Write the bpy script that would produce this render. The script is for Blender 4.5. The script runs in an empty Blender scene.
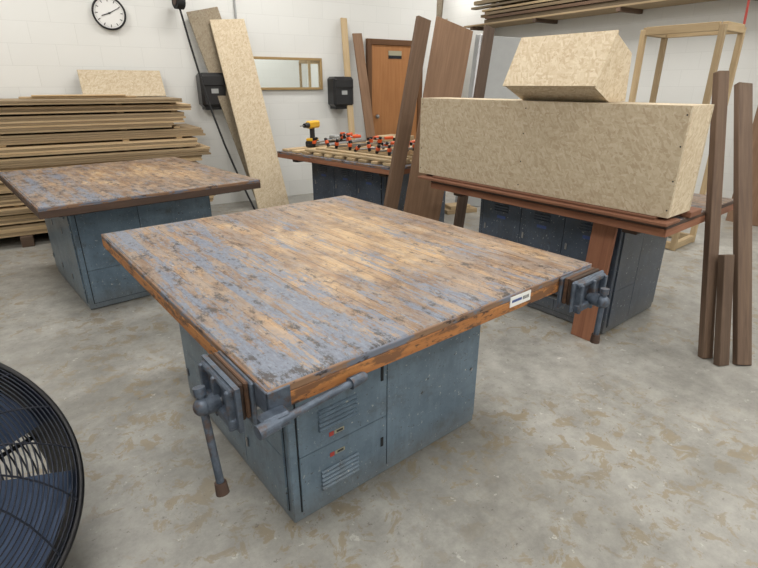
import bpy, bmesh, math, random
from mathutils import Vector, Matrix, Euler
random.seed(7)
D=bpy.data
C=bpy.context
try: C.scene.view_settings.view_transform='Standard'
except Exception: pass
# ------------------------------------------------------------------ materials
def newmat(name):
    m=D.materials.new(name); m.use_nodes=True
    nt=m.node_tree; b=nt.nodes['Principled BSDF']
    return m,nt,b
def N(nt,t,**kw):
    n=nt.nodes.new(t)
    for k,v in kw.items(): setattr(n,k,v)
    return n
def L(nt,a,b): nt.links.new(a,b)
def ramp(nt,fac,stops):
    r=N(nt,'ShaderNodeValToRGB'); cr=r.color_ramp
    while len(cr.elements)<len(stops): cr.elements.new(0.5)
    for e,(p,c) in zip(cr.elements,stops):
        e.position=p; e.color=(*c,1) if len(c)==3 else c
    L(nt,fac,r.inputs[0]); return r.outputs[0]
def noise(nt,vec,scale,detail=4,rough=.6,dist=0):
    n=N(nt,'ShaderNodeTexNoise'); n.inputs['Scale'].default_value=scale
    n.inputs['Detail'].default_value=detail; n.inputs['Roughness'].default_value=rough
    n.inputs['Distortion'].default_value=dist
    L(nt,vec,n.inputs['Vector']); return n.outputs['Fac']
def mapping(nt,vec,scale=(1,1,1),rot=(0,0,0),loc=(0,0,0)):
    m=N(nt,'ShaderNodeMapping'); m.inputs['Scale'].default_value=scale
    m.inputs['Rotation'].default_value=rot; m.inputs['Location'].default_value=loc
    L(nt,vec,m.inputs['Vector']); return m.outputs[0]
def mix(nt,fac,a,b,mode='MIX'):
    m=N(nt,'ShaderNodeMix',data_type='RGBA',blend_type=mode)
    if isinstance(fac,(int,float)): m.inputs[0].default_value=fac
    else: L(nt,fac,m.inputs[0])
    for s,v in ((m.inputs[6],a),(m.inputs[7],b)):
        if isinstance(v,tuple): s.default_value=(*v,1)
        else: L(nt,v,s)
    return m.outputs[2]
def math_(nt,op,a,b=None,clamp=False):
    m=N(nt,'ShaderNodeMath',operation=op,use_clamp=clamp)
    for i,v in enumerate((a,b)):
        if v is None: continue
        if isinstance(v,(int,float)): m.inputs[i].default_value=v
        else: L(nt,v,m.inputs[i])
    return m.outputs[0]
def step(nt,v,a,b,k=1.0): return ramp(nt,v,[(a,(0,0,0)),(b,(k,k,k))])
def bump(nt,b,h,strength=.2,dist=.01):
    n=N(nt,'ShaderNodeBump'); n.inputs['Strength'].default_value=strength; n.inputs['Distance'].default_value=dist
    L(nt,h,n.inputs['Height']); L(nt,n.outputs[0],b.inputs['Normal'])
def uvc(nt): return N(nt,'ShaderNodeTexCoord').outputs['UV']
def objc(nt): return N(nt,'ShaderNodeTexCoord').outputs['Object']
def tintmul(nt,col,amt=1.0):
    a=N(nt,'ShaderNodeVertexColor',layer_name='tint')
    return mix(nt,amt,col,a.outputs['Color'],'MULTIPLY')

def wood(name,c1,c2,rough=.7,paint=None):
    m,nt,b=newmat(name); v=uvc(nt)
    n=noise(nt,mapping(nt,v,(2.2,38,38)),1.0,5,.65,.6)
    n2=noise(nt,mapping(nt,v,(1.2,5,5)),1.5,3,.5,1.0)
    c=ramp(nt,n,[(.3,c1),(.7,c2)])
    c=mix(nt,math_(nt,'MULTIPLY',n2,.4),c,tuple(x*.55 for x in c1))
    if paint:
        p=noise(nt,mapping(nt,v,(7,20,20)),1.0,5,.7)
        c=mix(nt,step(nt,p,.50,.56,.9),c,paint)
        q=noise(nt,mapping(nt,v,(12,30,30),(0,0,0),(3,5,1)),1.0,5,.7)
        c=mix(nt,step(nt,q,.56,.62,.9),c,(.03,.02,.018))
    c=tintmul(nt,c); L(nt,c,b.inputs['Base Color']); b.inputs['Roughness'].default_value=rough
    bump(nt,b,n,.15,.004); return m
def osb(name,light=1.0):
    m,nt,b=newmat(name); v=uvc(nt)
    def layer(rot,sc,loc):
        w=N(nt,'ShaderNodeTexVoronoi'); w.inputs['Scale'].default_value=1
        L(nt,mapping(nt,mapping(nt,v,(1,1,1),(0,0,rot),loc),(sc*.30,sc,sc)),w.inputs['Vector'])
        s=N(nt,'ShaderNodeSeparateColor'); L(nt,w.outputs['Color'],s.inputs[0]); return s.outputs[0],s.outputs[1]
    stops=[(.0,(.46,.355,.235)),(.35,(.545,.445,.31)),(.75,(.60,.505,.365)),(1.0,(.65,.56,.42))]
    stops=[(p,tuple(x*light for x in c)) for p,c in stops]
    h,_=layer(.1,78,(0,0,0)); c=ramp(nt,h,stops)
    for rot,sc,loc in ((.55,96,(3,1,0)),(-.4,90,(7,5,0)),(1.3,100,(2,9,0)),(-.05,84,(12,3,0)),(-1.0,105,(5,14,0))):
        a,g=layer(rot,sc,loc); c=mix(nt,step(nt,g,.60,.61,.8),c,ramp(nt,a,stops))
    f=noise(nt,v,160,3,.6); c=mix(nt,step(nt,f,.62,.70,.28),c,(.26,.17,.09))
    c=tintmul(nt,c); L(nt,c,b.inputs['Base Color']); b.inputs['Roughness'].default_value=.8
    return m
def plain(name,col,rough=.5,metal=0,dirt=.15):
    m,nt,b=newmat(name); n=noise(nt,objc(nt),14,5,.65)
    c=mix(nt,math_(nt,'MULTIPLY',n,dirt*2),col,tuple(x*.45 for x in col))
    L(nt,c,b.inputs['Base Color']); b.inputs['Roughness'].default_value=rough; b.inputs['Metallic'].default_value=metal
    return m
def iron_():
    m,nt,b=newmat('worn_blue_grey_iron'); o=objc(nt)
    n=noise(nt,o,30,5,.7); k=noise(nt,mapping(nt,o,(1,1,1),(0,0,0),(4,4,4)),22,5,.7)
    c=ramp(nt,n,[(.3,(.045,.058,.08)),(.7,(.12,.15,.20))])
    c=mix(nt,step(nt,k,.54,.64,.8),c,(.10,.065,.05))
    L(nt,c,b.inputs['Base Color']); b.inputs['Roughness'].default_value=.45; b.inputs['Metallic'].default_value=.35
    bump(nt,b,n,.15,.002); return m
def emis(name,col,s):
    m,nt,b=newmat(name); b.inputs['Base Color'].default_value=(*col,1)
    b.inputs['Emission Color'].default_value=(*col,1); b.inputs['Emission Strength'].default_value=s; return m

def locker_paint(name,base,dark):
    m,nt,b=newmat(name); o=objc(nt)
    n=noise(nt,o,5,6,.7); st=noise(nt,mapping(nt,o,(14,14,1.5)),1,5,.7)
    c=ramp(nt,n,[(.3,dark),(.65,base)])
    c=mix(nt,step(nt,st,.5,.75,.3),c,tuple(min(1,x*1.5+.03) for x in base))
    k=noise(nt,mapping(nt,o,(1,1,1),(0,0,0),(6,1,3)),7,7,.75)
    c=mix(nt,step(nt,k,.52,.68,.6),c,(.075,.078,.08))
    sr=noise(nt,mapping(nt,o,(60,60,9),(.3,.2,0)),1,4,.75)
    c=mix(nt,step(nt,sr,.66,.70,.6),c,(.34,.37,.38))
    sp=noise(nt,o,38,4,.8)
    c=mix(nt,step(nt,sp,.63,.67,.9),c,(.05,.042,.035))
    sp2=noise(nt,mapping(nt,o,(1,1,1),(0,0,0),(5,2,1)),60,2,.8)
    c=mix(nt,step(nt,sp2,.67,.71,.9),c,(.42,.44,.42))
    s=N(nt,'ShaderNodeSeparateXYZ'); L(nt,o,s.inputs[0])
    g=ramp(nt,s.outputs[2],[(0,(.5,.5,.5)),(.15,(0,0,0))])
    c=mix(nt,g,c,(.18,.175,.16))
    L(nt,c,b.inputs['Base Color']); b.inputs['Roughness'].default_value=.36; b.inputs['Metallic'].default_value=.1
    bump(nt,b,n,.12,.008); return m

def benchtop(name,blue=0.0,dirt=0.0):
    m,nt,b=newmat(name); o=objc(nt)
    oi=N(nt,'ShaderNodeObjectInfo')
    s=N(nt,'ShaderNodeSeparateXYZ'); L(nt,o,s.inputs[0])
    off=math_(nt,'MULTIPLY',oi.outputs['Random'],7.0)
    cb2=N(nt,'ShaderNodeCombineXYZ'); L(nt,math_(nt,'ADD',s.outputs[1],off),cb2.inputs[0]); L(nt,s.outputs[0],cb2.inputs[1])
    br=N(nt,'ShaderNodeTexBrick'); L(nt,cb2.outputs[0],br.inputs['Vector'])
    br.inputs['Scale'].default_value=1; br.inputs['Brick Width'].default_value=1.1; br.inputs['Row Height'].default_value=.045
    br.inputs['Mortar Size'].default_value=.0022; br.inputs['Mortar Smooth'].default_value=.3
    br.inputs['Color1'].default_value=(.54,.35,.18,1); br.inputs['Color2'].default_value=(.33,.19,.095,1); br.inputs['Mortar'].default_value=(.04,.026,.02,1)
    v=cb2.outputs[0]
    def off_(x,y): return (x,y,0)
    grain=noise(nt,mapping(nt,v,(3,70,1)),1,6,.75,.3)
    c=mix(nt,.75,br.outputs['Color'],ramp(nt,grain,[(.3,(.42,.36,.30)),(.65,(1,1,1))]),'MULTIPLY')
    dx=math_(nt,'ABSOLUTE',math_(nt,'SUBTRACT',s.outputs[0],.80)); dy=math_(nt,'ABSOLUTE',math_(nt,'SUBTRACT',s.outputs[1],.85))
    edge=math_(nt,'MAXIMUM',math_(nt,'DIVIDE',dx,.68),math_(nt,'DIVIDE',dy,.82))
    lg=noise(nt,mapping(nt,v,(3,12,1),(0,0,0),off_(9,4)),1.0,8,.78,.3)
    lg=math_(nt,'SUBTRACT',lg,math_(nt,'MULTIPLY',edge,.10))
    c=mix(nt,step(nt,lg,.39,.54,.65),c,(.55,.40,.235))
    bl=noise(nt,mapping(nt,v,(3.2,6,1)),1.0,9,.82,.5)
    bl2=math_(nt,'ADD',bl,math_(nt,'MULTIPLY',edge,.12)); bl2=math_(nt,'ADD',bl2,dirt)
    c=mix(nt,step(nt,bl2,.50,.64,.80),c,(.135,.08,.052))
    gw=noise(nt,mapping(nt,v,(5,18,1),(0,0,0),off_(19,14)),1.0,9,.8,.3)
    gw=math_(nt,'ADD',gw,math_(nt,'MULTIPLY',edge,.08))
    c=mix(nt,step(nt,gw,.51,.63,.55),c,(.30,.265,.24))
    row=math_(nt,'FLOOR',math_(nt,'DIVIDE',s.outputs[0],.045))
    wn=N(nt,'ShaderNodeTexWhiteNoise',noise_dimensions='1D'); L(nt,math_(nt,'ADD',row,off),wn.inputs['W'])
    st=noise(nt,mapping(nt,v,(3.0,34,1)),1,9,.80,.25)
    ch=noise(nt,mapping(nt,v,(36,80,1)),1,5,.75)
    left=math_(nt,'MAXIMUM',math_(nt,'SUBTRACT',.175+blue,math_(nt,'MULTIPLY',s.outputs[0],.27)),-.035+blue)
    near=math_(nt,'MAXIMUM',math_(nt,'SUBTRACT',.065,math_(nt,'MULTIPLY',s.outputs[1],.25)),0.0)
    big=noise(nt,mapping(nt,v,(2.4,5,1)),1,4,.6)
    ms=math_(nt,'ADD',math_(nt,'ADD',st,math_(nt,'MULTIPLY',left,.70)),near)
    ms=math_(nt,'ADD',ms,math_(nt,'MULTIPLY',math_(nt,'SUBTRACT',big,.5),.45))
    ms=math_(nt,'ADD',ms,math_(nt,'MULTIPLY',math_(nt,'SUBTRACT',ch,.5),.5))
    ms=math_(nt,'ADD',ms,math_(nt,'MULTIPLY',math_(nt,'SUBTRACT',wn.outputs['Value'],.5),.12))
    c=mix(nt,step(nt,ms,.582,.62,.85),c,ramp(nt,ch,[(.3,(.085,.115,.17)),(.7,(.20,.245,.32))]))
    dk=noise(nt,mapping(nt,v,(7,12,1)),1.5,9,.8)
    dk=math_(nt,'ADD',dk,math_(nt,'MULTIPLY',edge,.045)); dk=math_(nt,'ADD',dk,dirt)
    c=mix(nt,step(nt,dk,.575,.64,.9),c,(.035,.027,.025))
    sc=noise(nt,mapping(nt,v,(9,60,1),(0,0,.5)),1.2,5,.85)
    c=mix(nt,step(nt,sc,.63,.68,.65),c,(.52,.49,.44))
    sc2=noise(nt,mapping(nt,v,(40,8,1),(0,0,.3)),1.2,5,.85)
    c=mix(nt,step(nt,sc2,.65,.69,.55),c,(.52,.45,.37))
    dots=noise(nt,mapping(nt,v,(70,70,1)),1,3,.8)
    c=mix(nt,step(nt,dots,.63,.68,.8),c,(.05,.035,.03))
    L(nt,c,b.inputs['Base Color']); b.inputs['Roughness'].default_value=.45
    bump(nt,b,math_(nt,'SUBTRACT',grain,br.outputs['Fac']),.2,.003)
    return m

def concrete():
    m,nt,b=newmat('worn_concrete'); o=objc(nt)
    big=noise(nt,o,.9,7,.65,.3); fine=noise(nt,o,9,9,.75)
    c=ramp(nt,big,[(.3,(.28,.27,.245)),(.5,(.385,.375,.345)),(.72,(.50,.49,.455))])
    c=mix(nt,.65,c,ramp(nt,fine,[(.34,(.55,.55,.55)),(.60,(1.0,1.0,1.0))]),'MULTIPLY')
    reg=noise(nt,mapping(nt,o,(1,1,1),(0,0,0),(3.1,1.7,0)),1.0,3,.5)
    p=noise(nt,mapping(nt,o,(1,1,1),(0,0,.6),(8,3,0)),11,6,.72,.6)
    msk=math_(nt,'MULTIPLY',step(nt,reg,.42,.52),step(nt,p,.53,.57,.68))
    c=mix(nt,msk,c,(.28,.215,.12))
    w=noise(nt,mapping(nt,o,(1,1,1),(0,0,0),(1,9,0)),16,4,.75)
    c=mix(nt,step(nt,w,.64,.68,.6),c,(.66,.65,.60))
    d=noise(nt,mapping(nt,o,(1,1,1),(0,0,0),(7,2,0)),2.2,9,.78)
    c=mix(nt,step(nt,d,.48,.68,.6),c,(.17,.165,.15))
    d3=noise(nt,mapping(nt,o,(1,1,1),(0,0,0),(17,22,0)),.6,4,.6)
    c=mix(nt,step(nt,d3,.45,.65,.4),c,(.20,.195,.18))
    dd=noise(nt,mapping(nt,o,(1,1,1),(0,0,0),(2,2,0)),30,4,.8)
    c=mix(nt,step(nt,dd,.62,.67,.65),c,(.12,.10,.08))
    L(nt,c,b.inputs['Base Color'])
    rr=ramp(nt,big,[(.3,(.36,.36,.36)),(.7,(.58,.58,.58))]); L(nt,rr,b.inputs['Roughness'])
    bump(nt,b,fine,.1,.004); return m
def blockwall():
    m,nt,b=newmat('painted_block'); o=objc(nt)
    s=N(nt,'ShaderNodeSeparateXYZ'); L(nt,o,s.inputs[0])
    cb=N(nt,'ShaderNodeCombineXYZ'); L(nt,math_(nt,'ADD',s.outputs[0],s.outputs[1]),cb.inputs[0]); L(nt,s.outputs[2],cb.inputs[1])
    br=N(nt,'ShaderNodeTexBrick'); L(nt,cb.outputs[0],br.inputs['Vector'])
    br.inputs['Scale'].default_value=1; br.inputs['Brick Width'].default_value=.4; br.inputs['Row Height'].default_value=.2
    br.inputs['Mortar Size'].default_value=.004; br.inputs['Mortar Smooth'].default_value=.8
    br.inputs['Color1'].default_value=(.72,.725,.71,1); br.inputs['Color2'].default_value=(.70,.705,.69,1); br.inputs['Mortar'].default_value=(.64,.645,.63,1)
    n=noise(nt,o,2,5,.6)
    c=mix(nt,math_(nt,'MULTIPLY',n,.15),br.outputs['Color'],(.6,.6,.58)); L(nt,c,b.inputs['Base Color'])
    b.inputs['Roughness'].default_value=.6
    bump(nt,b,math_(nt,'SUBTRACT',1.0,br.outputs['Fac']),.15,.005); return m

M={}
M['top']=benchtop('worn_maple_top'); M['top_brown']=benchtop('worn_maple_top_brown',-.03,.02)
M['concrete']=concrete(); M['block']=blockwall(); M['iron']=iron_()
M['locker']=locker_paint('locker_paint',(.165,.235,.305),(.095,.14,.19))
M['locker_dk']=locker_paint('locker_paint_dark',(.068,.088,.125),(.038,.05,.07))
M['orange_wood']=wood('edge_wood',(.32,.12,.035),(.52,.23,.07),paint=(.14,.065,.03))
M['dark_wood']=wood('dark_rail',(.05,.03,.022),(.10,.055,.035))
M['blue_edge']=wood('painted_edge',(.18,.10,.06),(.28,.165,.095),paint=(.12,.145,.195))
M['pine']=wood('pine',(.52,.37,.20),(.70,.54,.33))
M['ply']=wood('ply_edge',(.56,.39,.21),(.72,.54,.33))
M['redwood']=wood('red_plank',(.22,.085,.045),(.34,.15,.08))
M['barn']=wood('weathered_brown',(.10,.06,.04),(.20,.13,.085))
M['jaw']=wood('vise_jaw_wood',(.07,.035,.02),(.17,.085,.045))
M['brownply']=wood('brown_panel',(.20,.11,.06),(.31,.185,.11))
M['doorwood']=wood('oak_door',(.34,.14,.045),(.44,.20,.07))
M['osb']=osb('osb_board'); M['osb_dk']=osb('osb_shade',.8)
M['steel']=plain('steel',(.40,.40,.41),.35,.9,.3)
M['rusty']=plain('brown_cap',(.10,.06,.045),.5,.3,.4)
M['black']=plain('black_plastic',(.012,.012,.014),.35)
M['blackm']=plain('black_metal',(.012,.012,.014),.4,.4)
M['blackr']=plain('black_rubber',(.010,.010,.011),.8)
M['wire']=plain('fan_wire',(.018,.022,.035),.35,.5)
M['dark']=plain('dark_gap',(.012,.014,.017),.8)
M['white']=plain('white_paint',(.78,.78,.77),.5,0,.05)
M['red']=plain('clamp_orange',(.70,.10,.02),.4)
M['yellow']=plain('drill_yellow',(.80,.45,.02),.4)
M['gold']=plain('brass_frame',(.40,.27,.12),.45,.4)
M['grey']=plain('grey_panel',(.36,.37,.37),.55)
M['bluefan']=plain('fan_blade_blue',(.05,.08,.15),.35,.4)
M['blue']=plain('label_blue',(.06,.10,.28),.5)
M['lred']=plain('label_red',(.42,.05,.035),.5)
M['cream']=plain('label_cream',(.36,.34,.24),.5)
mm,nt,b=newmat('mirror_glass'); b.inputs['Base Color'].default_value=(.85,.88,.86,1); b.inputs['Metallic'].default_value=1; b.inputs['Roughness'].default_value=.02
M['mirror']=mm
M['lamp']=emis('lamp_diffuser',(1,.99,.97),3)

# ------------------------------------------------------------------ builder
class B:
    def __init__(s):
        s.bm=bmesh.new(); s.uv=s.bm.loops.layers.uv.new('UVMap'); s.col=s.bm.loops.layers.color.new('tint'); s.mats=[]
    def mi(s,m):
        if m not in s.mats: s.mats.append(m)
        return s.mats.index(m)
    def _emit(s,tmp,mat,M4,smooth=False,tint=None,longaxis=0):
        t=tint if tint is not None else random.uniform(.78,1.0)
        i=s.mi(mat); ou,ov=random.uniform(0,20),random.uniform(0,20)
        vm={}
        for v in tmp.verts: vm[v]=s.bm.verts.new(M4@v.co)
        la=longaxis
        for f in tmp.faces:
            try: nf=s.bm.faces.new([vm[v] for v in f.verts])
            except ValueError: continue
            nf.material_index=i; nf.smooth=smooth
            n=f.normal; k=max(range(3),key=lambda q:abs(n[q]))
            rest=[q for q in range(3) if q!=k]
            if la in rest: rest.remove(la); a,bb=la,rest[0]
            else: a,bb=rest
            for lo,v in zip(nf.loops,f.verts):
                lo[s.uv].uv=(v.co[a]+ou,v.co[bb]+ov); lo[s.col]=(t,t,t,1)
        tmp.free()
    def box(s,mat,size,c,rot=None,bev=.003,tint=None,frame=None):
        t=bmesh.new(); bmesh.ops.create_cube(t,size=1)
        bmesh.ops.scale(t,vec=size,verts=t.verts)
        if bev and min(size)>bev*2.5: bmesh.ops.bevel(t,geom=t.edges[:],offset=bev,segments=1,affect='EDGES')
        t.normal_update()
        R=frame if frame is not None else (rot.to_matrix().to_4x4() if rot is not None else Matrix.Identity(4))
        s._emit(t,mat,Matrix.Translation(c)@R,tint=tint,longaxis=max(range(3),key=lambda q:size[q]))
    def b2(s,mat,lo,hi,**k):
        lo=Vector(lo);hi=Vector(hi); s.box(mat,tuple(hi-lo),(lo+hi)/2,**k)
    def board(s,mat,p1,p2,w,th,wdir=(1,0,0),**k):
        p1=Vector(p1);p2=Vector(p2);z=(p2-p1); ln=z.length; z.normalize()
        y=z.cross(Vector(wdir)).normalized(); x=y.cross(z).normalized()
        R=Matrix((x,y,z)).transposed().to_4x4()
        s.box(mat,(w,th,ln),(p1+p2)/2,frame=R,**k)
    def cyl(s,mat,p1,p2,r,r2=None,seg=20,tint=1.0):
        p1=Vector(p1);p2=Vector(p2);d=p2-p1
        t=bmesh.new(); bmesh.ops.create_cone(t,cap_ends=True,segments=seg,radius1=r,radius2=r if r2 is None else r2,depth=d.length)
        t.normal_update()
        R=d.to_track_quat('Z','Y').to_matrix().to_4x4()
        s._emit(t,mat,Matrix.Translation((p1+p2)/2)@R,smooth=False,tint=tint,longaxis=2)
    def ball(s,mat,c,r,sc=(1,1,1)):
        t=bmesh.new(); bmesh.ops.create_uvsphere(t,u_segments=16,v_segments=10,radius=r); t.normal_update()
        s._emit(t,mat,Matrix.Translation(c)@Matrix.Diagonal((*sc,1)),smooth=True,tint=1)
    def torus(s,mat,c,R,r,frame=Matrix.Identity(4),seg=64,ms=6):
        t=bmesh.new(); rings=[]
        for i in range(seg):
            a=2*math.pi*i/seg
            rings.append([t.verts.new(((R+r*math.cos(q))*math.cos(a),(R+r*math.cos(q))*math.sin(a),r*math.sin(q))) for q in [2*math.pi*j/ms for j in range(ms)]])
        for i in range(seg):
            for j in range(ms):
                t.faces.new((rings[i][j],rings[(i+1)%seg][j],rings[(i+1)%seg][(j+1)%ms],rings[i][(j+1)%ms]))
        t.normal_update(); s._emit(t,mat,Matrix.Translation(c)@frame,smooth=True,tint=1)
    def poly(s,mat,verts,faces,tint=1):
        t=bmesh.new(); vs=[t.verts.new(v) for v in verts]
        for f in faces: t.faces.new([vs[i] for i in f])
        bmesh.ops.recalc_face_normals(t,faces=t.faces[:]); t.normal_update(); s._emit(t,mat,Matrix.Identity(4),tint=tint,longaxis=1)
    def tube(s,mat,pts,r,seg=8):
        for a,b_ in zip(pts[:-1],pts[1:]): s.cyl(mat,a,b_,r,seg=seg)
        for p in pts[1:-1]: s.ball(mat,p,r)
    def done(s,name,loc=(0,0,0),rz=0,M4=None):
        me=D.meshes.new(name); s.bm.to_mesh(me); s.bm.free()
        for m in s.mats: me.materials.append(m)
        o=D.objects.new(name,me); C.collection.objects.link(o)
        if M4 is not None: o.matrix_world=M4
        else: o.location=loc; o.rotation_euler=(0,0,math.radians(rz))
        return o

# ------------------------------------------------------------------ room
WA=32; ca,sa=math.cos(math.radians(WA)),math.sin(math.radians(WA))
def W(t,off,z=0): return Vector((.3-ca*t+sa*off, 7.8-sa*t-ca*off, z))
RL,RR,RF,AL=7.5,-2.6,9.0,-3.2   # left, right, front, alcove
H=3.6
def wallseg(name,t0,off0,t1,off1,mat,z0=0,z1=H):
    b=B(); lo=(min(-t0,-t1),min(-off0,-off1),z0); hi=(max(-t0,-t1),max(-off0,-off1),z1)
    b.b2(mat,lo,hi,bev=0,tint=1); return b.done(name,(.3,7.8,0),WA)
wallseg('floor',RL+.2,AL-.2,RR-.2,RF+.2,M['concrete'],-.1,0)
wallseg('ceiling',RL+.2,AL-.2,RR-.2,RF+.2,M['white'],H,H+.1)
wallseg('wall_back',RL,0,-.62,-.2,M['block'])
wallseg('wall_return',-.42,-.2,-.62,AL,M['block'])
wallseg('wall_alcove',-.42,AL,RR,AL-.2,M['block'])
wallseg('wall_right',RR,AL-.2,RR-.2,RF,M['block'])
wallseg('wall_left',RL,-.2,RL+.2,RF,M['block'])
wallseg('wall_front',RL+.2,RF,RR-.2,RF+.2,M['block'])
def wobj(b,name,t,off,z=0): return b.done(name,W(t,off,z),WA)   # local x right, -y to room

# door
b=B(); b.b2(M['doorwood'],(-.40,-.03,.01),(.40,0,1.93),tint=1)
b.b2(M['doorwood'],(-.47,-.05,.0),(-.40,0,2.0),tint=.6); b.b2(M['doorwood'],(.40,-.05,.0),(.47,0,2.0),tint=.6); b.b2(M['doorwood'],(-.40,-.05,1.93),(.40,0,2.0),tint=.6)
b.b2(M['cream'],(-.12,-.034,1.80),(.10,-.03,1.86),bev=0); b.b2(M['dark'],(-.12,-.036,1.76),(.10,-.031,1.80),bev=0); b.ball(M['steel'],(-.33,-.08,1.0),.03)
wobj(b,'door_1',.10,.003)
# mirror
b=B(); b.b2(M['mirror'],(-.48,-.02,-.16),(.48,0,.16),bev=0)
for lo,hi in (((-.51,-.035,.16),(.51,0,.19)),((-.51,-.035,-.19),(.51,0,-.16)),((-.51,-.035,-.16),(-.48,0,.16)),((.48,-.035,-.16),(.51,0,.16))): b.b2(M['gold'],lo,hi)
wobj(b,'wall_mirror',1.76,.003,1.55)
# dispensers
for t,z in ((2.72,1.36),(1.03,1.33)):
    b=B(); b.b2(M['black'],(-.15,-.22,-.18),(.15,0,.19),bev=.03); b.b2(M['blackm'],(-.12,-.19,-.21),(.12,-.03,-.17))
    b.b2(M['grey'],(-.04,-.225,-.03),(.04,-.218,.02)); b.b2(M['black'],(-.13,-.235,.05),(.13,-.21,.16),bev=.008)
    wobj(b,'paper_towel_dispenser',t,.003,z)
# clock
b=B(); Rx=Matrix.Rotation(math.radians(90),4,'X')
b.cyl(M['white'],(0,-.03,0),(0,0,0),.15,seg=48); b.torus(M['blackm'],(0,-.03,0),.15,.010,Rx)
for i in range(60):
    a=math.radians(i*6); r=.132; ln=.026 if i%5==0 else .008; w=.007 if i%5==0 else .002
    d=Vector((math.sin(a),0,math.cos(a)))
    b.board(M['black'],d*(r-ln)+Vector((0,-.032,0)),d*r+Vector((0,-.032,0)),w,.002,(math.cos(a),0,-math.sin(a)),bev=0)
for a,ln,w in ((250,.08,.009),(62,.11,.006)):
    a=math.radians(a); d=Vector((math.sin(a),0,math.cos(a)))
    b.board(M['black'],Vector((0,-.034,0))-d*.02,d*ln+Vector((0,-.034,0)),w,.002,(math.cos(a),0,-math.sin(a)),bev=0)
b.cyl(M['black'],(0,-.038,0),(0,-.03,0),.009)
wobj(b,'wall_clock',3.66,.003,2.11)
b=B(); b.b2(M['steel'],(-.05,-.05,-.06),(.05,0,.06)); b.cyl(M['grey'],(0,-.02,.06),(0,-.02,1.9),.012)
wobj(b,'electrical_conduit',2.33,.003,1.5)

# plywood sheet stack along back wall
b=B(); z=.1
for x in (-1.2,-.2,.8,1.35): b.b2(M['barn'],(x-.05,-.85,0),(x+.05,-.05,.1))
while z<1.28:
    xr=1.5+random.choice((0,-.04,.05,-.12,.08,-.25,.02)); yl=-.85+random.choice((0,.02,.04,-.03,.06))
    for q in range(random.choice((2,3,4,5))):
        th=.018; b.b2(M['ply'],(-2.6,yl+random.uniform(-.006,.006),z),(xr+random.uniform(-.02,.02),-.06,z+th),bev=0,tint=random.uniform(.70,1.08)); z+=th+.002
    if random.random()<.8:
        for x in (-2,-1.2,-.2,.8,1.3): b.b2(M['ply'],(x-.03,yl+.05,z),(x+.03,-.1,z+.018))
        z+=.018
ztop=z
wobj(b,'plywood_stack',4.6,.02)
b=B(); b.board(M['osb'],(-.0,-.22,0),(0,-.04,.26),.80,.012,(1,0,0)); wobj(b,'osb_offcut',3.66,.02,ztop+.006)
b=B(); b.b2(M['ply'],(-.7,-.08,0),(.3,.05,.02)); b.b2(M['ply'],(-.6,-.10,.0205),(.2,.0,.035)); wobj(b,'loose_board_pair',3.9,.45,ztop)

# leaning OSB panels
wd=(ca,sa,0)
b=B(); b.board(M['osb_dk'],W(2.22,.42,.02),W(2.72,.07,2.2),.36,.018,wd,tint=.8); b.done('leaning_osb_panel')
b=B(); b.board(M['osb'],(-1.28,6.02,.02),W(2.47,.13,2.11),.40,.022,wd,tint=1); b.done('leaning_osb_panel')
# black power cord dropping from a ceiling reel
b=B(); p1=Vector((-1.36,5.55,.012)); p2=W(2.98,.16,2.2); d=(p2-p1)
pts=[p1+Vector((.18,-.1,0)),p1]+[p1+d*f+Vector((-.05*math.sin(math.pi*f),0,-.10*math.sin(math.pi*f))) for f in (.12,.25,.4,.55,.7,.85,1)]
pts+= [Vector((p2.x-.03,p2.y,3.5))]
b.tube(M['blackr'],pts,.011,8); b.cyl(M['blackr'],p2+Vector((-.03,-.03,.05)),p2+Vector((.03,.03,.05)),.075); b.cyl(M['rusty'],p2+Vector((-.035,-.035,.05)),p2+Vector((.035,.035,.05)),.04)
b.done('hanging_power_cord')
b=B(); b.board(M['pine'],W(.95,.35,0),W(.93,.06,2.22),.09,.02,wd); b.done('leaning_pine_board')
b=B(); b.board(M['brownply'],W(.62,.4,0),W(.74,.07,2.05),.14,.02,wd); b.done('leaning_brown_board')

# ------------------------------------------------------------------ workbenches
def vise(b,o,ax,up=Vector((0,0,1)),swing=-8,dropz=.2,k=.62):
    o=Vector(o); ax=Vector(ax); side=ax.cross(up)
    F=Matrix((side,ax,up)).transposed().to_4x4()
    def P(x,y,z): return o+side*x+ax*y*k+up*z
    def bx(m,size,x,y,z,**kw): b.box(M[m],(size[0],size[1]*k,size[2]),P(x,y,z),frame=F,**kw)
    bx('iron',(.20,.025,.12),0,.014,-.065,bev=.004)
    bx('jaw',(.185,.024,.10),0,.040,-.052,bev=.003)
    bx('jaw',(.185,.024,.10),0,.068,-.052,bev=.003,tint=.6)
    bx('iron',(.205,.025,.12),0,.094,-.065,bev=.006)
    for x in (-.08,0,.08): bx('iron',(.013,.045,.11),x,.120,-.070,bev=.003)
    bx('iron',(.18,.05,.03),0,.115,-.105,bev=.005); bx('iron',(.18,.03,.018),0,.112,-.02,bev=.004)
    for x in (-.06,.06): b.cyl(M['steel'],P(x,-.2,-.10),P(x,.10,-.10),.010)
    b.cyl(M['steel'],P(0,-.24,-.085),P(0,.16,-.085),.013)
    b.cyl(M['iron'],P(0,.12,-.085),P(0,.185,-.085),.024); b.ball(M['iron'],P(0,.20,-.085),.024)
    a=math.radians(swing); dd=(-up*math.cos(a)+side*math.sin(a)); c0=P(0,.20,-.085)
    h0=c0-dd*.040; h1=c0+dd*dropz
    b.cyl(M['iron'],h0,h1,.010); b.cyl(M['iron'],h0-dd*.010,h0+dd*.010,.015); b.cyl(M['rusty'],h1-dd*.02,h1+dd*.012,.015,.017)
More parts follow.
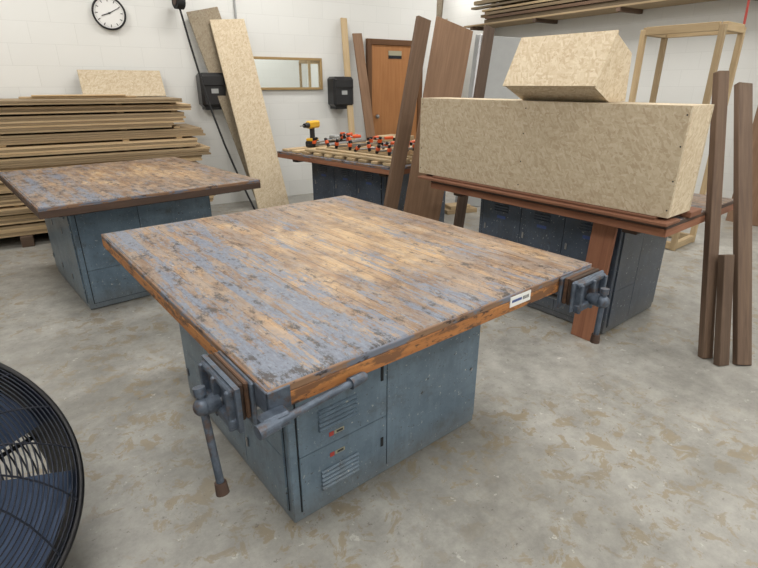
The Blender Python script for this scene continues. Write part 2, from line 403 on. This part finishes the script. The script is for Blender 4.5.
def louvers(b,mat,x0,x1,z0,n,y,axis):
    for i in range(n):
        z=z0+i*.018
        if axis=='y':
            b.box(mat,(x1-x0,.012,.010),((x0+x1)/2,y,z),rot=Euler((.7,0,0)),bev=.002); b.box(M['dark'],(x1-x0-.006,.002,.004),((x0+x1)/2,y+.0015,z-.006),bev=0)
        else: b.box(mat,(.010,x1-x0,.009),(y,(x0+x1)/2,z),rot=Euler((0,-.6,0)),bev=.002)
def bench(loc,rz,lkn,v1=True,v2=True,extra=None,TX=1.37,x1=1.11,rail='blue_edge',lowrail='orange_wood',top='top'):
    b=B(); lk=M[lkn]; TY=1.63; x0,y0,y1=.185,.295,1.32; zt=.735; main=extra is not None
    b.b2(M[top],(0.002,.002,.735),(TX-.002,TY-.002,.79),bev=.004)
    for (lo,hi) in (((-.006,-.006),(TX+.006,.003)),((-.006,TY-.003),(TX+.006,TY+.006)),((-.006,.003),(.003,TY-.003)),((TX-.003,.003),(TX+.006,TY-.003))):
        b.b2(M[rail],(*lo,.767),(*hi,.787),bev=.002,tint=1)
        b.b2(M[lowrail],(*lo,.726),(*hi,.766),bev=.002,tint=1)
    for y in (.2,TY-.2): b.b2(M['dark_wood'],(.06,y-.04,.69),(TX-.06,y+.04,.735))
    b.b2(M['dark_wood'],(.10,.10,.70),(TX-.1,.13,.735)); b.b2(M['dark_wood'],(.10,.10,.70),(.13,TY-.1,.735))
    b.b2(M['dark'],(x0+.02,y0+.02,0.0),(x1-.02,y1-.02,.05),bev=0)
    b.b2(lk,(x0,y0,.008),(x1,y1,zt),bev=.004)
    g=.004; xm=x0+(x1-x0)*.44
    def doory(xa,xb,za,zb): b.b2(lk,(xa,y0-.008,za),(xb,y0-.001,zb),bev=.003)
    b.b2(M['dark'],(x0+.028,y0-.0015,.045),(x1-.006,y0+.002,.715),bev=0)
    doory(x0+.032,xm-g/2,.05,.2785); doory(x0+.032,xm-g/2,.2815,.71); doory(xm+g/2,x1-.010,.05,.71)
    if main:
        for z in (.105,.355,.60): louvers(b,lk,x0+.11,x0+.27,z,5,y0-.011,'y')
        for z in (.225,.312):
            b.b2(M['cream'],(x0+.172,y0-.0095,z),(x0+.212,y0-.0078,z+.014),bev=0); b.b2(M['lred'],(x0+.150,y0-.0098,z-.001),(x0+.168,y0-.0078,z+.015),bev=0); b.b2(M['black'],(x0+.180,y0-.0102,z+.003),(x0+.206,y0-.009,z+.011),bev=0)
        b.b2(M['dark'],(xm-.030,y0-.010,.44),(xm-.018,y0-.008,.50),bev=0); b.b2(M['dark'],(xm-.030,y0-.010,.15),(xm-.018,y0-.008,.19),bev=0)
    b.cyl(M['steel'],(x1-.05,y0-.013,.3),(x1-.05,y0-.008,.3),.007)
    b.b2(M['dark'],(x0-.0015,y0+.028,.045),(x0+.002,y1-.028,.715),bev=0)
    nd=3; wy=(y1-y0-.064)/nd
    for i in range(nd):
        ya=y0+.032+i*wy; yb=ya+wy-g
        for za,zb in ((.05,.2785),(.2815,.71)):
            b.b2(lk,(x0-.008,ya,za),(x0-.001,yb,zb),bev=.003)
            if lkn!='locker' or zb>.5: louvers(b,lk,ya+.10,yb-.10,zb-.09,4,x0-.010,'x')
            b.b2(M['steel'],(x0-.016,yb-.035,(za+zb)/2-.02),(x0-.008,yb-.022,(za+zb)/2+.02),bev=.002)
            if lkn!='locker': b.b2(M['blue'],(x0-.0095,ya+.12,zb-.14),(x0-.0078,ya+.19,zb-.12),bev=0)
    if v1: vise(b,(-.006,.155,.789),(-1,0,0),swing=-13,dropz=.225,k=.48)
    if v2: vise(b,(TX-.12,-.006,.789),(0,-1,0),swing=2,dropz=.15)
    if extra: extra(b)
    return b.done('shop_workbench',(*loc,0),rz)
def t1extra(b):
    b.b2(M['white'],(.87,-.0085,.745),(.98,-.006,.781),bev=0,tint=1); b.b2(M['blue'],(.878,-.0092,.760),(.930,-.0084,.769),bev=0)
    for i in range(5): b.b2(M['dark'],(.937+i*.007,-.0092,.758),(.940+i*.007,-.0084,.770),bev=0)
    p1=Vector((-.045,-.045,.725)); p2=Vector((.235,-.028,.738)); d=(p2-p1).normalized()
    b.cyl(M['iron'],p1,p2,.010); b.cyl(M['iron'],p2-d*.03,p2+d*.012,.016,.014); b.cyl(M['iron'],p1-d*.01,p1+d*.04,.017); b.ball(M['iron'],p2+d*.012,.013)
    b.b2(M['iron'],(-.04,-.045,.705),(.03,-.006,.745),bev=.006)
    b.b2(M['iron'],(-.012,-.012,.728),(.05,-.006,.788),bev=.002); b.b2(M['iron'],(-.012,-.012,.728),(-.006,.05,.788),bev=.002)
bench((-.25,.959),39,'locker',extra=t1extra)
bench((-1.895,2.737),41.5,'locker',v1=False,v2=False,lowrail='dark_wood',top='top_brown')
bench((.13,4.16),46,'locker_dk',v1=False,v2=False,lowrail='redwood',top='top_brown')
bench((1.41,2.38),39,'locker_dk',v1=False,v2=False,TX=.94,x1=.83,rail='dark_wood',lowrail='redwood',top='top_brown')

def frame(loc,rz,z=0): return Matrix.Translation((*loc,z))@Matrix.Rotation(math.radians(rz),4,'Z')
F4=frame((1.41,2.38),39); F3=frame((.13,4.16),46)
b=B(); b.b2(M['redwood'],(-.06,-.02,.791),(.10,1.72,.808)); b.b2(M['redwood'],(-.03,.05,.8085),(.14,1.60,.822),tint=.8); b.b2(M['redwood'],(.22,-.02,.791),(.36,1.66,.821),tint=.9)
b.done('red_plank_pile',M4=F4)
# long OSB box
b=B(); zb,zt_=.823,1.34; X0,X1,Y0,Y1=-.01,.25,.0,1.76; th=.018
b.b2(M['osb'],(X0,Y0,zb),(X0+th,Y1,zt_),bev=.001,tint=.92); b.b2(M['osb'],(X1-th,Y0,zb),(X1,Y1,zt_),bev=.001)
b.b2(M['osb'],(X0+th,Y0,zb),(X1-th,Y0+th,zt_),bev=.001,tint=1.1); b.b2(M['osb'],(X0+th,Y1-th,zb),(X1-th,Y1,zt_),bev=.001)  # end panel tinted lighter than the front: face shading put into the colour
b.b2(M['osb'],(X0+th,Y0+th,zb),(X1-th,Y1-th,zb+th),bev=.001); b.b2(M['osb'],(X0+th,Y0+th,zt_-th),(X1-th,Y1-th,zt_),bev=.001,tint=1)
for y in (.012,.88,1.74):
    for z in (.86,1.0,1.16,1.30): b.cyl(M['dark'],(X0-.001,y,z),(X0+.002,y,z),.004,seg=8)
b.done('long_osb_box',M4=F4)
# tipped OSB box resting on it
b=B(); z0=zt_+.002; ya,yb=.43,.97
A=(.07,0);Bq=(-.10,.075);Cc=(.035,.325);Dd=(.225,.235);E=(.24,.0)
def prism(mat,pts,ya,yb,tint):
    n=len(pts); vs=[(x,ya,z0+z) for x,z in pts]+[(x,yb,z0+z) for x,z in pts]
    fs=[tuple(range(n)),tuple(range(n,2*n))]+[(i,(i+1)%n,n+(i+1)%n,n+i) for i in range(n)]
    b.poly(mat,vs,fs,tint)
prism(M['osb'],[A,Bq,Cc,Dd,E],ya,yb,1.02)
def off2(p,dx,dz): return (p[0]+dx,p[1]+dz)
prism(M['osb'],[off2(Bq,-.012,.004),off2(Cc,-.012,.008),off2(Cc,-.001,.002),off2(Bq,-.001,.0)],ya-.012,yb+.012,1.05)
b.done('tipped_osb_box',M4=F4)
b=B(); b.board(M['redwood'],(.06,.36,0),(.12,.36,.724),.14,.02,(0,1,0),tint=1.0); b.done('standing_red_board',M4=F4)

# center leaning boards
b=B(); b.board(M['brownply'],(.0,3.82,.0),(.33,4.15,1.88),.12,.035,(.8,.5,0),tint=.75); b.done('leaning_plank')
b=B(); b.board(M['brownply'],(.29,4.02,.0),(.60,4.42,1.87),.37,.018,(.85,.5,0),tint=.95); b.done('leaning_brown_panel')
b=B(); b.board(M['barn'],(.66,4.2,.0),(.90,4.55,1.86),.10,.03,(.8,.5,0)); b.done('leaning_dark_plank')
b=B(); b.b2(M['pine'],(-.2,-.12,0),(.2,.12,.05)); b.b2(M['pine'],(-.15,-.10,.0505),(.12,.08,.09)); b.done('pine_offcut_pile',(.95,5.95,0),20)

# right leaning boards
b=B(); b.board(M['barn'],(1.836,2.46,0),(1.79,2.84,1.49),.06,.045,(1,.1,0),tint=1); b.done('leaning_stud')
b=B(); b.board(M['barn'],(1.99,2.38,0),(2.07,3.06,1.43),.085,.04,(1,.1,0),tint=1.0); b.done('leaning_stud')
b=B(); b.board(M['barn'],(1.875,2.38,0),(1.865,2.55,.58),.07,.04,(1,.3,0),tint=.9); b.done('short_stud')

# open wooden frame
b=B(); Lx,Ly,Hh=.42,.62,1.87; s_=.045
for x in (0,Lx):
    for y in (0,Ly): b.b2(M['pine'],(x-s_/2,y-s_/2,0),(x+s_/2,y+s_/2,Hh))
for z in (.03,.42,Hh-s_/2):
    for x in (0,Lx):
        if z==.42 : continue
        b.b2(M['pine'],(x-s_/2+.001,s_/2,z-s_/2),(x+s_/2-.001,Ly-s_/2,z+s_/2+.02))
    for y in (0,Ly): b.b2(M['pine'],(s_/2,y-s_/2+.001,z-s_/2),(Lx-s_/2,y+s_/2-.001,z+s_/2+.02))
b.done('open_wooden_frame',(2.72,4.42,0),39)
b=B(); b.board(M['grey'],(1.25,6.2,0),(1.45,6.6,1.95),.6,.03,(1,-.1,0)); b.board(M['steel'],(1.0,6.16,0),(1.2,6.56,1.97),.03,.05,(1,-.1,0)); b.done('grey_sheet_panel')
# sloping hand rail on the right wall
b=B(); ra=W(RR+.08,-1.0,2.25); rb=W(RR+.08,1.0,1.70)
b.cyl(M['grey'],ra,rb,.02)
for f in (.15,.5,.85):
    p=ra.lerp(rb,f); q=p+Vector((ca,sa,0))*.075; b.cyl(M['grey'],p,q,.01)
b.done('stair_handrail')

# stuff on bench 3
b=B()
for i,(y,w,c) in enumerate(((.06,.10,'pine'),(.22,.08,'ply'),(.36,.10,'pine'),(.52,.09,'ply'),(.68,.1,'pine'),(.84,.08,'pine'),(.99,.09,'pine'),(1.16,.10,'ply'),(1.32,.1,'pine'),(1.48,.1,'ply'))):
    b.b2(M[c],(.02,y,.791),(1.1,y+w,.815))
for i in range(7):
    x=.05+i*.14; b.b2(M['pine'],(x,.05,.816),(x+.06,1.25,.836))
for i in range(5):
    x=.35+i*.15; b.b2(M['ply'],(x,.2,.8365),(x+.08,1.1,.875))
for i in range(4):
    x=.86+(i%2)*.14; y=.35+(i//2)*.5; b.box(M['pine'],(.12,.30,.05),(x,y,.902+.001*i),rot=Euler((0,0,.2*(i%2)-.1)))
b.done('glued_board_stack',M4=F3)
def clamp(name,loc,rz,ln,tilt=0):
    b=B()
    b.b2(M['steel'],(0,-.004,.010),(ln,.004,.030),bev=.001)
    b.b2(M['blackm'],(-.012,-.010,.0),(.012,.010,.085),bev=.003); b.b2(M['red'],(-.016,-.014,.03),(.016,.014,.06),bev=.004)
    b.b2(M['blackm'],(ln*.65-.014,-.012,.0),(ln*.65+.014,.012,.085),bev=.004); b.b2(M['red'],(ln*.65-.02,-.014,.03),(ln*.65+.02,.014,.065),bev=.004)
    b.cyl(M['steel'],(ln*.65-.05,0,.07),(ln*.65+.05,0,.07),.005); b.cyl(M['red'],(ln*.65+.05,0,.07),(ln*.65+.14,0,.07),.013,.016); b.cyl(M['blackm'],(ln*.65-.058,0,.07),(ln*.65-.05,0,.07),.014)
    return b.done(name,M4=F3@Matrix.Translation(loc)@Matrix.Rotation(math.radians(rz),4,'Z')@Matrix.Rotation(math.radians(tilt),4,'X'))
kk=[(.04,.10,14,0),(.0,.21,-12,30),(.05,.34,9,-10),(-.02,.45,-4,50),(.06,.60,16,0),(.0,.72,-14,20),(.05,.88,7,-30),(-.01,1.02,-9,0),(.07,1.14,12,40)]
for i,(x,y,r,tl) in enumerate(kk): clamp('bar_clamp',(x,y,.8765+(.012 if tl else 0)),r,.5+.1*(i%3),tl)
# drill
b=B(); b.b2(M['black'],(-.04,-.06,0),(.04,.07,.05),bev=.008); b.b2(M['yellow'],(-.035,-.05,.05),(.035,.06,.075),bev=.006)
b.b2(M['black'],(-.018,-.02,.07),(.018,.025,.17),bev=.008); b.b2(M['yellow'],(-.03,-.10,.16),(.03,.07,.225),bev=.014)
b.cyl(M['black'],(0,.07,.19),(0,.13,.19),.026,.018); b.cyl(M['steel'],(0,.13,.19),(0,.19,.19),.005)
b.done('cordless_drill',M4=F3@Matrix.Translation((.36,1.50,.817))@Matrix.Rotation(1.9,4,'Z')@Matrix.Scale(1.15,4))
b=B(); b.b2(M['black'],(-.12,-.08,0),(.12,.08,.06),bev=.01); b.b2(M['grey'],(-.09,-.05,.06),(.02,.05,.10),bev=.01); b.cyl(M['red'],(.07,0,.06),(.07,0,.12),.03)
b.done('tool_tray',M4=F3@Matrix.Translation((.68,1.46,.817)))

# ------------------------------------------------------------------ overhead lumber rack & upright lumber
b=B()
xr=-RR-.01; zs=2.30
for off in (-.9,.5,1.9,3.3,4.4):
    b.b2(M['barn'],(xr-.5,-off-.03,zs),(xr,-off+.03,zs+.05)); b.b2(M['barn'],(xr-.05,-off-.03,zs+.05),(xr,-off+.03,3.3))
b.b2(M['ply'],(xr-.5,-4.6,zs+.05),(xr-.0,1.1,zs+.075),tint=.8)
for r in range(10):
    z=zs+.08+r*.06
    for c_ in range(3):
        x=xr-.46+c_*.15+random.uniform(-.02,.02)
        b.b2(random.choice((M['pine'],M['redwood'],M['brownply'],M['brownply'],M['ply'])),(x,-4.4+random.uniform(0,.8),z),(x+.12,1.0-random.uniform(0,.9),z+random.choice((.03,.04,.055))),bev=0,tint=random.uniform(.4,1))
b.done('overhead_lumber_rack',(.3,7.8,0),WA)
b=B()
for i in range(22):
    off=-2.9+i*.09; hh=random.uniform(2.3,3.2)
    b.board(random.choice((M['pine'],M['ply'],M['osb'],M['pine'])),W(RR+1.15+random.uniform(-.05,.05),off,0),W(RR+.98,off+random.uniform(-.05,.05),hh),random.uniform(.08,.16),.02,(sa,-ca,0),tint=random.uniform(.6,1))
b.done('upright_lumber_stack')
b=B(); b.board(M['brownply'],(4.05,5.3,0),(4.3,5.6,2.0),.5,.02,(.5,-.8,0)); b.done('leaning_plywood_sheet')
b=B(); b.tube(M['lred'],[Vector((3.20,4.9,3.59)),Vector((3.17,4.9,2.4)),Vector((3.18,4.88,1.85)),Vector((3.17,4.86,1.65))],.010); b.cyl(M['steel'],(3.17,4.86,1.65),(3.17,4.86,1.55),.014); b.done('hanging_air_hose')

# ------------------------------------------------------------------ drum fan
b=B(); R=.47
b.torus(M['blackm'],(0,0,.0),R,.010,seg=96,ms=8)
for i in range(30):
    rr=R*(.14+.86*i/30); zz=.09*(1-(rr/R)**2); b.torus(M['wire'],(0,0,zz),rr,.0024,seg=80,ms=5)
for i in range(18):
    a=2*math.pi*i/18
    pts=[Vector((rr*math.cos(a+.5*(1-rr/R)),rr*math.sin(a+.5*(1-rr/R)),.09*(1-(rr/R)**2))) for rr in [R*(.12+.88*j/7) for j in range(8)]]
    b.tube(M['wire'],pts,.003,6)
b.cyl(M['blackm'],(0,0,.085),(0,0,.094),.06)
n=64; vs=[];fs=[]
for i in range(n):
    a=2*math.pi*i/n; c_,s2=math.cos(a),math.sin(a)
    vs+= [(R*c_,R*s2,0),(R*c_,R*s2,-.25),((R-.012)*c_,(R-.012)*s2,-.25),((R-.012)*c_,(R-.012)*s2,0)]
for i in range(n):
    j=(i+1)%n
    for q in range(4): fs.append((i*4+q,j*4+q,j*4+(q+1)%4,i*4+(q+1)%4))
b.poly(M['blackm'],vs,fs)
b.cyl(M['blackm'],(0,0,-.22),(0,0,-.02),.09); b.cyl(M['steel'],(0,0,-.02),(0,0,.03),.05)
for rr in [R*(.2+.8*i/16) for i in range(16)]: b.torus(M['wire'],(0,0,-.25),rr,.003,seg=64,ms=4)
for i in range(5):
    a=2*math.pi/5*i+.4; gx=8; vs=[];fs=[]
    for j in range(gx+1):
        r=.05+(R-.08)*j/gx; w=.08+.12*j/gx; tw=.75-.35*j/gx
        for k2 in (-1,1):
            y=w*k2*math.cos(tw); zz=w*k2*math.sin(tw)*.6-.09
            vs.append((r*math.cos(a)-y*math.sin(a),r*math.sin(a)+y*math.cos(a),zz))
    for j in range(gx): fs.append((2*j,2*j+1,2*j+3,2*j+2))
    b.poly(M['bluefan'],vs,fs)
for i in range(3):
    a=2*math.pi*i/3; b.cyl(M['blackm'],(0,0,-.25),((R-.01)*math.cos(a),(R-.01)*math.sin(a),-.25),.008)
nrm=Vector((.62,-.30,.72)).normalized(); cen=Vector((-1.275,.955,.445))
Rm=nrm.to_track_quat('Z','Y').to_matrix().to_4x4()
o=b.done('drum_fan',M4=Matrix.Translation(cen)@Rm)
b=B()
side=Vector((nrm.y,-nrm.x,0)).normalized(); bk=Vector((nrm.x,nrm.y,0)).normalized(); hub=cen-nrm*.26
for s2 in (-1,1):
    foot=Vector((hub.x,hub.y,.03))+side*s2*.22; b.tube(M['blackm'],[hub,foot],.015)
    b.cyl(M['blackm'],foot-bk*.25,foot+bk*.12,.016)
st=b.done('stand'); st.parent=o; st.matrix_parent_inverse=o.matrix_world.inverted()

# ------------------------------------------------------------------ lighting
def fixture(t,off,e=35):
    b=B(); b.b2(M['white'],(-.62,-.16,-.02),(.62,.16,.08)); b.b2(M['lamp'],(-.58,-.13,-.03),(.58,.13,-.02),bev=0)
    wobj(b,'fluorescent_fixture',t,off,H-.085)
    l=D.lights.new('tube','AREA'); l.shape='RECTANGLE'; l.size=1.2; l.size_y=.3; l.energy=e; l.color=(1,.975,.925)
    lo=D.objects.new('ceiling_light',l); lo.location=W(t,off,H-.13); lo.rotation_euler=(0,0,math.radians(WA)); C.collection.objects.link(lo)
for t in (5,2.2,-.9):
    for off in (1.2,3.6,6.2,8.2): fixture(t,off)
fixture(-1.6,-1.6,32)
w=D.worlds.new('world'); w.use_nodes=True; w.node_tree.nodes['Background'].inputs[0].default_value=(.8,.85,.9,1); w.node_tree.nodes['Background'].inputs[1].default_value=.4; C.scene.world=w
# ------------------------------------------------------------------ camera
cam=D.cameras.new('camera'); cam.sensor_width=36; cam.lens=500/758*36; cam.clip_start=.02
co=D.objects.new('camera',cam); co.location=(0,0,1.43); co.rotation_euler=(math.radians(90-21.8),0,0); C.collection.objects.link(co); C.scene.camera=co
